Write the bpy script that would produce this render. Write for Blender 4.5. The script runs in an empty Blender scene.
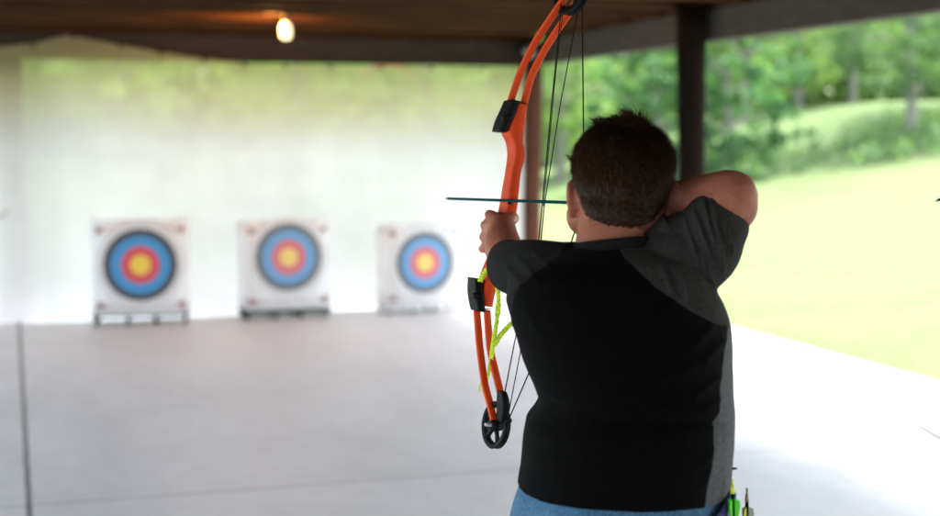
import bpy, bmesh, math, random
import numpy as np
from mathutils import Vector, Matrix, noise

random.seed(7); np.random.seed(7)
SC = bpy.context.scene
COL = SC.collection
R = math.radians

# ------------------------------------------------------------------ camera
CAM_H = 1.5
LENS = 55.0
F = 940 * LENS / 36.0
HORIZ = 135.0
PITCH = math.atan((258 - HORIZ) / F)
FWD = Vector((0, math.cos(PITCH), -math.sin(PITCH)))
UP = Vector((0, math.sin(PITCH), math.cos(PITCH)))
RIGHT = Vector((1, 0, 0))
CAM = Vector((0, 0, CAM_H))

def P(px, py, D):
    """world point measured from the photograph at camera depth D"""
    px = float(px); py = float(py); D = float(D)
    return CAM + D * (FWD + ((px - 470) / F) * RIGHT + ((258 - py) / F) * UP)

def G(px, py, z=0.0):
    d = FWD + ((px - 470) / F) * RIGHT + ((258 - py) / F) * UP
    return CAM + d * ((z - CAM_H) / d.z)

def project(co):
    """numpy (n,3) -> px, py, D"""
    v = co - np.array(CAM)
    D = v @ np.array(FWD)
    x = v @ np.array(RIGHT); y = v @ np.array(UP)
    return 470 + F * x / D, 258 - F * y / D, D

cam_d = bpy.data.cameras.new('camera'); cam = bpy.data.objects.new('camera', cam_d); COL.objects.link(cam)
cam.location = CAM; cam.rotation_euler = (math.pi / 2 - PITCH, 0, 0)
cam_d.lens = LENS; cam_d.sensor_width = 36; cam_d.clip_end = 3000; cam_d.clip_start = 0.05
cam_d.dof.use_dof = True; cam_d.dof.focus_distance = 2.62; cam_d.dof.aperture_fstop = 2.5
SC.camera = cam

# ------------------------------------------------------------------ materials
def mat(name, color=(.5, .5, .5), rough=.6, **kw):
    m = bpy.data.materials.new(name); m.use_nodes = True
    b = m.node_tree.nodes['Principled BSDF']
    b.inputs['Base Color'].default_value = (*color, 1)
    b.inputs['Roughness'].default_value = rough
    for k, v in kw.items():
        b.inputs[k.replace('_', ' ')].default_value = v
    return m

class NT:
    def __init__(s, m):
        s.t = m.node_tree; s.N = s.t.nodes; s.L = s.t.links
        s.b = s.N.get('Principled BSDF'); s.out = s.N.get('Material Output')
    def n(s, typ, **kw):
        nd = s.N.new(typ)
        for k, v in kw.items(): setattr(nd, k, v)
        return nd
    def l(s, a, b): s.L.new(a, b)
    def coord(s, kind='Object'): return s.n('ShaderNodeTexCoord').outputs[kind]
    def noise(s, scale, vec=None, detail=4, rough=.55):
        nd = s.n('ShaderNodeTexNoise'); nd.inputs['Scale'].default_value = scale
        nd.inputs['Detail'].default_value = detail; nd.inputs['Roughness'].default_value = rough
        if vec is not None: s.l(vec, nd.inputs['Vector'])
        return nd.outputs['Fac']
    def ramp(s, fac, stops):
        r = s.n('ShaderNodeValToRGB'); e = r.color_ramp.elements
        while len(e) < len(stops): e.new(.5)
        for el, (p, c) in zip(e, stops):
            el.position = p; el.color = (*c, 1) if len(c) == 3 else c
        s.l(fac, r.inputs['Fac']); return r.outputs['Color']
    def math(s, op, a, b=None, c=None):
        nd = s.n('ShaderNodeMath', operation=op)
        for i, v in enumerate((a, b, c)):
            if v is None: continue
            if hasattr(v, 'node'): s.l(v, nd.inputs[i])
            else: nd.inputs[i].default_value = v
        return nd.outputs[0]
    def mix(s, fac, a, b, blend='MIX'):
        nd = s.n('ShaderNodeMix', data_type='RGBA', blend_type=blend)
        for i, v in ((0, fac), (6, a), (7, b)):
            if hasattr(v, 'node'): s.l(v, nd.inputs[i])
            elif i == 0: nd.inputs[0].default_value = v
            else: nd.inputs[i].default_value = (*v, 1)
        return nd.outputs[2]
    def bump(s, h, strength=.3, dist=.01):
        nd = s.n('ShaderNodeBump'); nd.inputs['Strength'].default_value = strength
        nd.inputs['Distance'].default_value = dist
        s.l(h, nd.inputs['Height']); s.l(nd.outputs[0], s.b.inputs['Normal'])
    def scaled(s, vec, sc):
        nd = s.n('ShaderNodeMapping'); nd.inputs['Scale'].default_value = sc
        s.l(vec, nd.inputs['Vector']); return nd.outputs[0]

def noisy(name, c1, c2, scale=20, rough=.6, bump=.0, stretch=(1, 1, 1), **kw):
    m = mat(name, c1, rough, **kw); t = NT(m)
    if 'wood' in name or 'black' in name: t.b.inputs['Specular IOR Level'].default_value = .08
    v = t.scaled(t.coord(), stretch)
    f = t.noise(scale, v, 5)
    t.l(t.ramp(f, [(.3, c1), (.7, c2)]), t.b.inputs['Base Color'])
    if bump: t.bump(f, bump, .01)
    return m

M = {}
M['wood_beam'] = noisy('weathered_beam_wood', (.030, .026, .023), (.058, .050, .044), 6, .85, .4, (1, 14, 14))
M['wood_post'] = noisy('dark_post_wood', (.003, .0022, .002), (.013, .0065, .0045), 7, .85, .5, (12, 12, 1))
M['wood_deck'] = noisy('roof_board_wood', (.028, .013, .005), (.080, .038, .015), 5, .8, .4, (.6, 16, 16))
M['black_plastic'] = noisy('black_plastic', (.006, .006, .0065), (.011, .011, .011), 60, .5, .1)
M['orange'] = noisy('orange_lacquer', (.56, .044, .005), (.70, .062, .007), 14, .55, Specular_IOR_Level=.2)
M['orange_limb'] = noisy('orange_limb_laminate', (.60, .050, .005), (.72, .068, .008), 10, .5, Specular_IOR_Level=.25)
M['string'] = noisy('black_string', (.012, .011, .011), (.025, .022, .02), 200, .8)
M['shaft'] = noisy('arrow_shaft_teal', (.003, .042, .052), (.006, .06, .07), 40, .9, Specular_IOR_Level=.02)
M['shaft_black'] = noisy('arrow_shaft_black', (.003, .003, .003), (.006, .006, .006), 60, .8, Specular_IOR_Level=.1)
M['lime'] = noisy('lime_paracord', (.50, .72, .02), (.75, .92, .06), 90, .8, .6)
M['vane_green'] = noisy('neon_green_vane', (.08, .75, .02), (.12, .85, .03), 40, .45)
M['vane_yellow'] = noisy('neon_yellow_vane', (.70, .80, .03), (.8, .85, .06), 40, .45)
M['vane_white'] = noisy('white_vane', (.65, .65, .58), (.75, .75, .7), 60, .45)
M['nock_gold'] = noisy('amber_nock', (.5, .36, .15), (.65, .5, .28), 60, .4)
M['steel'] = noisy('dull_steel', (.45, .45, .46), (.6, .6, .6), 30, .4, Metallic=.6)
M['grey_paint'] = noisy('pale_grey_paint', (.20, .20, .205), (.27, .27, .275), 12, .5)
M['red'] = noisy('red_mark', (.6, .05, .03), (.7, .07, .04), 50, .4)

# ------------------------------------------------------------------ object helpers
def link(o, parent=None):
    COL.objects.link(o)
    if parent is not None:
        o.parent = parent
        o.matrix_parent_inverse = Matrix.Identity(4)
    return o

def obj(name, bm, m, parent=None, smooth=True, mats=None):
    """bmesh in WORLD coordinates -> one mesh object (converted into the parent's space)"""
    me = bpy.data.meshes.new(name)
    if parent is not None:
        inv = world_of(parent).inverted()
        bmesh.ops.transform(bm, matrix=inv, verts=bm.verts)
    bm.normal_update(); bm.to_mesh(me); bm.free()
    for mm in (mats or [m]): me.materials.append(mm)
    if smooth: me.polygons.foreach_set('use_smooth', [True] * len(me.polygons))
    return link(bpy.data.objects.new(name, me), parent)

def world_of(o):
    m = o.matrix_basis.copy(); p = o.parent
    while p is not None:
        m = p.matrix_basis @ m; p = p.parent
    return m

def thing(name, label, cat, loc, rotz=0, group=None):
    o = bpy.data.objects.new(name, None); COL.objects.link(o)
    o.empty_display_size = .1
    o.location = loc; o.rotation_euler = (0, 0, rotz)
    o.matrix_basis = Matrix.Translation(Vector(loc)) @ Matrix.Rotation(rotz, 4, 'Z')
    return tag(o, label, cat, group)

def tag(o, label=None, cat=None, group=None, kind=None):
    if label: o['label'] = label
    if cat: o['category'] = cat
    if group: o['group'] = group
    if kind: o['kind'] = kind
    return o

def dup(root, loc, rotz, label, scale=1.0):
    r = root.copy(); COL.objects.link(r)
    r.matrix_basis = Matrix.Translation(Vector(loc)) @ Matrix.Rotation(rotz, 4, 'Z') @ Matrix.Diagonal((scale, scale, scale, 1))
    r['label'] = label
    for ch in list(root.children):
        c = ch.copy(); COL.objects.link(c); c.parent = r
        for g in ch.children:
            d = g.copy(); COL.objects.link(d); d.parent = c
    return r

def frame_of(dirv, ref=Vector((0, 0, 1))):
    d = dirv.normalized()
    if abs(d.dot(ref)) > .97: ref = Vector((1, 0, 0))
    x = ref.cross(d).normalized(); y = d.cross(x).normalized()
    return x, y, d

def catmull(pts, k):
    out = []; n = len(pts)
    arr = [np.array(p, float) for p in pts]
    for i in range(n - 1):
        p0 = arr[max(i - 1, 0)]; p1 = arr[i]; p2 = arr[i + 1]; p3 = arr[min(i + 2, n - 1)]
        for j in range(k):
            t = j / k
            out.append(.5 * (2 * p1 + (p2 - p0) * t + (2 * p0 - 5 * p1 + 4 * p2 - p3) * t * t + (3 * p1 - p0 - 3 * p2 + p3) * t ** 3))
    out.append(arr[-1]); return out

def tube(bm, pts, rads, n=12, k=1, cap=True, flat=1.0, ref=Vector((0, 0, 1)), round_caps=False):
    """tapered tube along points; rads scalar list; flat scales 2nd axis"""
    rows = [(*p, r) for p, r in zip(pts, rads)]
    if k > 1: rows = catmull(rows, k)
    Pn = [Vector(r[:3]) for r in rows]; Rn = [max(float(r[3]), 1e-4) for r in rows]
    if round_caps:
        def ext(p, q, r):
            d = (p - q).normalized()
            return [(p + d * r * math.sin(a), r * math.cos(a)) for a in (R(78), R(55), R(28))]
        a = ext(Pn[0], Pn[1], Rn[0]); b = ext(Pn[-1], Pn[-2], Rn[-1])
        Pn = [x[0] for x in a] + Pn + [x[0] for x in reversed(b)]
        Rn = [x[1] for x in a] + Rn + [x[1] for x in reversed(b)]
    rings = []; px = None
    for i, p in enumerate(Pn):
        d = (Pn[min(i + 1, len(Pn) - 1)] - Pn[max(i - 1, 0)])
        if d.length < 1e-9: d = Vector((0, 0, 1))
        d.normalize()
        if px is None: x, y, _ = frame_of(d, ref)
        else:
            x = (px - d * px.dot(d)).normalized(); y = d.cross(x).normalized()
        px = x
        rings.append([bm.verts.new(p + x * (Rn[i] * math.cos(2 * math.pi * j / n)) + y * (Rn[i] * flat * math.sin(2 * math.pi * j / n))) for j in range(n)])
    for a, b in zip(rings, rings[1:]):
        for j in range(n):
            bm.faces.new((a[j], a[(j + 1) % n], b[(j + 1) % n], b[j]))
    if cap:
        bm.faces.new(list(reversed(rings[0]))); bm.faces.new(rings[-1])
    return rings

def loft(bm, rings, cap=True):
    vr = [[bm.verts.new(p) for p in r] for r in rings]; n = len(vr[0])
    for a, b in zip(vr, vr[1:]):
        for j in range(n):
            bm.faces.new((a[j], a[(j + 1) % n], b[(j + 1) % n], b[j]))
    if cap:
        bm.faces.new(list(reversed(vr[0]))); bm.faces.new(vr[-1])
    return vr

def ellipsoid(bm, c, r, rot=None, u=20, v=14):
    mt = Matrix.Translation(c) @ (rot.to_4x4() if rot is not None else Matrix.Identity(4)) @ Matrix.Diagonal((*r, 1))
    bmesh.ops.create_uvsphere(bm, u_segments=u, v_segments=v, radius=1, matrix=mt)

def box(bm, lo, hi, mtx=None, bevel=0.0, seg=2):
    t = bmesh.new()
    bmesh.ops.create_cube(t, size=1)
    lo = Vector(lo); hi = Vector(hi)
    for vv in t.verts:
        vv.co = Vector(((lo.x + hi.x) / 2 + vv.co.x * (hi.x - lo.x), (lo.y + hi.y) / 2 + vv.co.y * (hi.y - lo.y), (lo.z + hi.z) / 2 + vv.co.z * (hi.z - lo.z)))
    if bevel:
        bmesh.ops.bevel(t, geom=list(t.edges), offset=bevel, segments=seg, affect='EDGES', profile=.5)
    if mtx is not None: bmesh.ops.transform(t, matrix=mtx, verts=t.verts)
    merge(bm, t)

def merge(bm, t):
    me = bpy.data.meshes.new('tmp'); t.to_mesh(me); t.free(); bm.from_mesh(me); bpy.data.meshes.remove(me)

def voxel(bm, size, smooth_it=4, lam=.5):
    """fuse overlapping closed shells into one continuous surface"""
    bmesh.ops.recalc_face_normals(bm, faces=bm.faces)
    me = bpy.data.meshes.new('vx'); bm.to_mesh(me); bm.free()
    o = bpy.data.objects.new('vx', me); COL.objects.link(o)
    md = o.modifiers.new('r', 'REMESH'); md.mode = 'VOXEL'; md.voxel_size = size; md.adaptivity = 0
    if smooth_it:
        s = o.modifiers.new('s', 'SMOOTH'); s.factor = lam; s.iterations = smooth_it
    dg = bpy.context.evaluated_depsgraph_get(); dg.update()
    res = bpy.data.meshes.new_from_object(o.evaluated_get(dg))
    bpy.data.objects.remove(o); bpy.data.meshes.remove(me)
    b2 = bmesh.new(); b2.from_mesh(res); bpy.data.meshes.remove(res)
    return b2

# ------------------------------------------------------------------ shelter frame of reference
YAW = math.atan((470 - 11) / F)
E1 = Vector((math.cos(YAW), math.sin(YAW), 0)); E2 = Vector((-math.sin(YAW), math.cos(YAW), 0))
_L0 = G(0, 326) + Vector((0, .12, 0))                # a point under the back netting
def on_back(px, off=0.0):
    q = (px - 470) / F; n = E2; c = _L0.dot(n) + off
    d = FWD + q * RIGHT; d.z = 0
    t = c / d.dot(n); return Vector((d.x * t, d.y * t, 0))
C0 = on_back(531, .10)
SM = Matrix.Translation(C0) @ Matrix.Rotation(YAW, 4, 'Z')   # local: x along the back, y away, z up; origin at corner post
SMI = SM.inverted()
def S(u, v, z): return SM @ Vector((u, v, z))
def uv_of(p): return SMI @ p
ZB0, ZB1 = 2.11, 2.33

# ------------------------------------------------------------------ ground
def zter(x, y):
    ss = lambda a, b, t: (lambda q: q * q * (3 - 2 * q))(min(max((t - a) / (b - a), 0), 1))
    z = -.12
    z += ss(16, 46, y) * (max(-6, min(x - 9.5, 9)) * .13 - .05) * (1 if x > 0 else .6)
    z += ss(44, 62, y) * 2.0 * ss(-2, 12, x)
    z += ss(16, 46, y) * ss(4, -5, x) * 3.4 if False else ss(18, 44, y) * (1 - ss(-6, 4, x)) * 1.0
    z += ss(62, 130, y) * 2.5
    if y > 20: z += .35 * noise.noise(Vector((x * .06, y * .06, 0))) * ss(20, 50, y)
    return z
def build_ground():
    bm = bmesh.new()
    xs = sorted(set([-420, -300, -200, -130] + list(np.linspace(-90, 90, 73)) + [130, 200, 300, 420]))
    ys = sorted(set([-60, -30, -10] + list(np.linspace(0, 110, 56)) + [130, 170, 240, 340, 460]))
    g = [[bm.verts.new((x, y, zter(x, y))) for x in xs] for y in ys]
    for a, b in zip(g, g[1:]):
        for i in range(len(xs) - 1): bm.faces.new((a[i], a[i + 1], b[i + 1], b[i]))
    m = mat('lawn_grass', (.2, .3, .05), .95); t = NT(m); v = t.coord()
    n1 = t.noise(.35, v, 5); n2 = t.noise(6, v, 6, .7); n3 = t.noise(60, v, 3)
    c = t.ramp(n1, [(.3, (.050, .088, .017)), (.5, (.074, .110, .026)), (.72, (.100, .124, .040))])
    c = t.mix(.35, c, t.ramp(n2, [(.3, (.045, .085, .014)), (.7, (.20, .22, .09))]))
    # unmown grass beyond the lawn is deeper green
    sx = t.n('ShaderNodeSeparateXYZ'); t.l(v, sx.inputs[0])
    far = t.math('ADD', sx.outputs[1], t.math('MULTIPLY', t.noise(.25, v, 3), 8))
    ff = t.n('ShaderNodeMapRange'); ff.inputs['From Min'].default_value = 48; ff.inputs['From Max'].default_value = 53
    t.l(far, ff.inputs['Value'])
    c = t.mix(ff.outputs[0], c, t.ramp(n2, [(.3, (.05, .10, .025)), (.7, (.125, .185, .06))]))
    t.l(c, t.b.inputs['Base Color']); t.bump(n3, .6, .05)
    return tag(obj('lawn', bm, m), kind='structure')
build_ground()

# concrete slab
pj = uv_of(G(24.5, 420)); ph = uv_of(G(250, 489)); po = uv_of(G(846, 355.5)); pin = uv_of(G(850, 367))
U_OUT = po.x
m = mat('concrete', (.45, .45, .44), .55); t = NT(m); v = t.coord()
n1 = t.noise(.7, v, 6, .6); n2 = t.noise(9, v, 6, .65); n3 = t.noise(120, v, 3)
c = t.ramp(n1, [(.3, (.73, .71, .68)), (.5, (.82, .80, .765)), (.7, (.87, .85, .82))])
c = t.mix(.25, c, t.ramp(n2, [(.35, (.30, .29, .28)), (.65, (.7, .7, .69))]))
c = t.mix(.12, c, t.ramp(n3, [(.4, (.2, .2, .2)), (.6, (.8, .8, .8))]))
sx = t.n('ShaderNodeSeparateXYZ'); t.l(v, sx.inputs[0])
def joint(axis, at, w, depth):
    global c
    wob = t.math('MULTIPLY', t.math('SUBTRACT', t.noise(3, v, 3), .5), .012)
    d = t.math('ABSOLUTE', t.math('ADD', t.math('SUBTRACT', sx.outputs[axis], at), wob))
    f = t.n('ShaderNodeMapRange'); f.inputs['From Min'].default_value = w; f.inputs['From Max'].default_value = w * .45
    t.l(d, f.inputs['Value'])
    c = t.mix(t.math('MULTIPLY', f.outputs[0], depth), c, (.07, .065, .06))
joint(0, pj.x, .016, .95); joint(0, pj.x + 3.4, .01, .12); joint(0, pj.x - 3.4, .016, .9)
joint(1, ph.y, .014, .55); joint(1, ph.y - 3.2, .014, .55); joint(1, ph.y + .12, .008, .3)
stain = t.ramp(t.noise(.45, t.scaled(v, (1, .35, 1)), 5, .65), [(.45, (1, 1, 1)), (.64, (.76, .755, .75))])
c = t.mix(1.0, c, stain, 'MULTIPLY')
t.l(c, t.b.inputs['Base Color']); t.bump(n3, .15, .004)
t.l(t.ramp(n2, [(.3, (.42,) * 3), (.7, (.62,) * 3)]), t.b.inputs['Roughness'])
bm = bmesh.new(); box(bm, (-11, -22, -.16), (U_OUT - .32, .42, 0), None, .012)
me_slab = obj('concrete_floor', bm, m); me_slab.matrix_basis = SM; tag(me_slab, kind='structure')
ma = noisy('pale_concrete_apron', (.52, .52, .50), (.66, .66, .64), 6, .7, .2)
bm = bmesh.new(); box(bm, (U_OUT - .315, -22, -.16), (U_OUT, .42, -.012), None, .015)
o = obj('concrete_apron', bm, ma); o.matrix_basis = SM; tag(o, kind='structure')

# ------------------------------------------------------------------ shelter
sh = thing('picnic_shelter', 'dark open sided timber shelter over the shooting floor', 'shelter', C0, YAW)
def spart(name, bm, m, **k):
    o = obj(name, bm, m, None, **k); o.parent = sh; return o     # bm is in shelter-local coordinates
# posts on the back line and on the right side; round rough timber
def post(u, v, r, z1, pm=None):
    bm = bmesh.new()
    zs = np.linspace(-.0, z1, 14); ph0 = random.random() * 9
    tube(bm, [(u + .012 * math.sin(z * 1.7 + ph0), v + .01 * math.cos(z * 1.3 + ph0), z) for z in zs],
         [r * (1 + .05 * math.sin(z * 3.1 + ph0)) for z in zs], 20)
    return spart('post', bm, pm or M['wood_post'])
uL = uv_of(on_back(16, .30)).x
p690 = None
q = (690 - 470) / F
for k in range(0, 800):
    w = S(0, -k * .01, 0)
    if w.x / (w.y) >= q * 1.0: p690 = k * .01; break
post(0, .0, .10, ZB0, noisy('sunlit_brown_post_wood', (.045, .017, .011), (.09, .038, .023), 7, .8, .5, (12, 12, 1)))  # corner post paler and redder: sunlight on it put into the wood colour
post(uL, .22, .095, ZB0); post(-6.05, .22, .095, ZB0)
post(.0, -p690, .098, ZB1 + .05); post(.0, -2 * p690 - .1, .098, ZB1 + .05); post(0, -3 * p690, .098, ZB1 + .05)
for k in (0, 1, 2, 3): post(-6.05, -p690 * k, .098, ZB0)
bm = bmesh.new(); box(bm, (-6.2, .13, ZB1 + .003), (.10, .17, ZB1 + .158), None, .004); spart('fascia', bm, M['wood_deck'], smooth=False)
bm = bmesh.new(); box(bm, (.13, -14.7, ZB1 + .023), (.17, .098, ZB1 + .158), None, .004); spart('fascia', bm, M['wood_deck'], smooth=False)
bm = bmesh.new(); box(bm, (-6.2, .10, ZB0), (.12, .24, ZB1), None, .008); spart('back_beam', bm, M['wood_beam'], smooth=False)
bm = bmesh.new(); box(bm, (.105, -14.7, ZB0 + .02), (.22, .098, ZB1 + .02), None, .008)
side = spart('side_beam', bm, noisy('side_beam_wood', (.055, .05, .046), (.105, .098, .09), 6, .85, .4, (14, 1, 14)), smooth=False)
bm = bmesh.new(); box(bm, (-6.2, -14.7, ZB0 + .02), (-5.9, .098, ZB1 + .02), None, .008); spart('side_beam', bm, M['wood_beam'], smooth=False)
# joists run parallel to the back beam, boards above them
for k, vv in enumerate(np.arange(-.55, -14.7, -.62)):
    bm = bmesh.new(); box(bm, (-5.9, vv - .03, ZB1 + .025), (.22, vv + .03, ZB1 + .15 + random.uniform(-.004, .004)), None, .004)
    spart('joist', bm, M['wood_deck'], smooth=False)
bm = bmesh.new()
for k in range(-51, 7):
    u0 = k * .125; box(bm, (u0 + .004, -14.8, ZB1 + .16 + random.uniform(-.003, .003)), (u0 + .123, .55, ZB1 + .185), None, 0)
spart('roof_boards', bm, M['wood_deck'], smooth=False)
bm = bmesh.new(); box(bm, (-6.6, -15, ZB1 + .19), (.95, .7, ZB1 + .215)); spart('roof_sheet', bm, noisy('roof_metal', (.2, .2, .2), (.3, .3, .3), 8, .5), smooth=False)
bm = bmesh.new()
for k in range(15):   # unseen plank wall added behind the camera to darken the interior
    box(bm, (-6.1 + k * .42, -14.66, 0.0), (-6.1 + k * .42 + .41, -14.62, ZB1), None, .006)
spart('shade_wall', bm, M['wood_deck'], smooth=False)

# small floodlight box on the corner
cp = on_back(523, -.05); cp.z = P(523, 50, 12.4).z
fl = thing('flood_lamp', 'small dark flood lamp with pale round head at the shelter corner', 'lamp', cp, YAW)
bm = bmesh.new(); box(bm, cp + Vector((-.07, -.05, -.10)), cp + Vector((.06, .06, .10)), None, .012); obj('housing', bm, M['black_plastic'], fl)
bm = bmesh.new(); tube(bm, [cp + Vector((.0, -.03, .0)), cp + Vector((.035, -.09, -.01)), cp + Vector((.05, -.13, -.02)), cp + Vector((.053, -.137, -.021))], [.02, .045, .05, .035], 18)
obj('lamp_head', bm, M['grey_paint'], fl)

# bare bulb under the roof
bz = P(286, 31, 10.5)
bl = thing('light_bulb', 'glowing bare bulb in a socket under the shelter roof', 'light bulb', (bz.x, bz.y, bz.z))
bm = bmesh.new()
prof = [(.0, -.064), (.022, -.061), (.034, -.05), (.040, -.028), (.041, 0), (.039, .026), (.033, .046), (.022, .060), (.018, .066)]
loft(bm, [[bz + Vector((r * math.cos(a), r * math.sin(a), z)) for a in np.linspace(0, 2 * math.pi, 20, endpoint=False)] for r, z in [(max(r, .002), z) for r, z in prof]])
me = mat('bulb_glow', (1, .9, .7), .3); b = me.node_tree.nodes['Principled BSDF']
b.inputs['Emission Color'].default_value = (1, .72, .38, 1); b.inputs['Emission Strength'].default_value = .42
obj('bulb_glass', bm, me, bl)
bm = bmesh.new(); tube(bm, [bz + Vector((0, 0, .064)), bz + Vector((0, 0, .10)), bz + Vector((0, 0, .104)), bz + Vector((0, 0, max(.16, ZB1 + .158 - bz.z)))], [.023, .026, .045, .05], 16)
obj('socket', bm, M['black_plastic'], bl)
ld = bpy.data.lights.new('bulb_light', 'POINT'); ld.energy = 8; ld.color = (1, .36, .08); ld.shadow_soft_size = .04
lo = bpy.data.objects.new('bulb_light', ld); link(lo, bl); lo.location = (-.10, -.05, .06)

# ------------------------------------------------------------------ backstop netting
def build_net():
    top = [(-260, 60), (-140, 40), (-60, 54), (0, 48), (40, 44), (73, 36), (110, 43), (160, 52), (205, 59), (250, 64.5), (330, 66), (420, 67), (520, 68.5), (531, 69)]
    m = bpy.data.materials.new('backstop_mesh_fabric'); m.use_nodes = True; t = NT(m)
    t.N.remove(t.b)
    v = t.coord()
    n1 = t.noise(1.1, t.scaled(v, (1, 1, .4)), 5, .6); n2 = t.noise(14, v, 4)
    tr = t.n('ShaderNodeBsdfTransparent'); df = t.n('ShaderNodeBsdfDiffuse'); tl = t.n('ShaderNodeBsdfTranslucent')
    tr.inputs[0].default_value = (1, 1, 1, 1)
    n3 = t.noise(.55, t.scaled(v, (1, 1, 1.6)), 5, .6)
    col = t.ramp(n3, [(.3, (.57, .545, .54)), (.7, (.74, .71, .70))])
    st_ = t.noise(1.6, t.scaled(v, (1.6, 1, .12)), 5, .6)
    col = t.mix(1.0, col, t.ramp(st_, [(.35, (.93, .93, .932)), (.65, (1, 1, 1))]), 'MULTIPLY')  # vertical streaks: soft fold shading painted into the net colour
    wv = t.n('ShaderNodeAttribute', attribute_name='weave_or_haze').outputs['Fac']
    wm = t.n('ShaderNodeMapRange'); wm.inputs['From Min'].default_value = .95; wm.inputs['From Max'].default_value = .70; t.l(wv, wm.inputs['Value'])
    col = t.mix(wm.outputs[0], col, (.58, .51, .33))  # khaki towards the top: shade under the beam painted into the net
    t.l(col, df.inputs[0]); t.l(col, tl.inputs[0])
    a = t.n('ShaderNodeMixShader'); a.inputs[0].default_value = .62; t.l(df.outputs[0], a.inputs[1]); t.l(tl.outputs[0], a.inputs[2])
    fac = t.n('ShaderNodeAttribute', attribute_name='weave_or_haze').outputs['Fac']
    fac = t.math('ADD', fac, t.math('MULTIPLY', t.math('SUBTRACT', n1, .5), .16))
    fac = t.math('ADD', fac, t.math('MULTIPLY', t.math('SUBTRACT', n2, .5), .05))
    b = t.n('ShaderNodeMixShader'); t.l(fac, b.inputs[0]); t.l(tr.outputs[0], b.inputs[1]); t.l(a.outputs[0], b.inputs[2])
    t.l(b.outputs[0], t.out.inputs['Surface'])
    bm = bmesh.new(); lay = bm.verts.layers.float.new('weave_or_haze')
    nx, nz = 200, 44
    xs = [p[0] for p in top]; ysv = [p[1] for p in top]
    rows = []
    for i in range(nx + 1):
        px = -260 + (531 + 260) * i / nx
        g = on_back(px, -.0); l = uv_of(g)
        yt = float(np.interp(px, xs, ysv))
        D = g.y / (1) ; zt = CAM_H + (HORIZ - yt) / F * g.length * (1 / math.sqrt(1 + ((px - 470) / F) ** 2)) if False else P(px, yt, g.y / math.cos(PITCH)).z
        col = []
        for j in range(nz + 1):
            f = j / nz; z = zt * (1 - f) + .015 * f
            amp = .02 + .035 * f
            off = amp * (math.sin(l.x * 2.3 + .4 * math.sin(l.x * .9)) * .6 + .5 * noise.noise(Vector((l.x * 1.7, z * .8, 3)))) - .03
            vtx = bm.verts.new((l.x, off - .02, z))
            hem = 1 if (j <= 1) else 0
            vtx[lay] = min(1, .53 + .42 * min(1, max(0, (f - .03) / .33)) ** .85 + .12 * hem)  # opacity grows downwards: bright haze put into the net itself
            col.append(vtx)
        rows.append(col)
    for a_, b_ in zip(rows, rows[1:]):
        for j in range(nz): bm.faces.new((a_[j], b_[j], b_[j + 1], a_[j + 1]))
    o = obj('backstop_net', bm, m); o.matrix_basis = SM
    tag(o, 'pale translucent backstop netting hung from the rear beam', 'netting')
    # grommets along the top hem
    for px in (33, 73, 120, 160, 204, 244, 285, 330, 380, 430, 480):
        g = on_back(px, -.06); yt = float(np.interp(px, xs, ysv))
        p = uv_of(P(px, yt + 1.5, g.y / math.cos(PITCH)))
        b2 = bmesh.new(); tube(b2, [p + Vector((0, -.045, 0)), p + Vector((0, -.03, 0))], [.016, .016], 10)
        gg = obj('grommet', b2, M['black_plastic']); gg.parent = o
    return o
net = build_net()

# faded red hanger behind the net and a grey strap at the left
g = on_back(389, .55)
def rp(px, py): return P(px, py, g.y / math.cos(PITCH))
bm = bmesh.new(); tube(bm, [rp(366, 80), rp(369, 72), rp(376, 66), rp(389, 64.5), rp(402, 66), rp(408, 72), rp(410, 80)], [.026] * 7, 10, 4, flat=.5)
tag(obj('rope_hanger', bm, noisy('faded_red_rope', (.75, .16, .14), (.85, .25, .22), 30, .8)), 'faded red arched hanger showing through the net under the rear beam', 'hanger')
g2 = on_back(4, -.16)
def rs(px, py): return P(px, py, g2.y / math.cos(PITCH))
bm = bmesh.new(); tube(bm, [rs(-14, 219), rs(-4, 217), rs(2, 215), rs(9, 210)], [.018, .02, .02, .012], 8, 3, flat=.4)
tag(obj('strap', bm, noisy('grey_strap', (.22, .22, .2), (.3, .3, .28), 30, .8)), 'short grey strap on the netting at the far left edge', 'strap')

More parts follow.
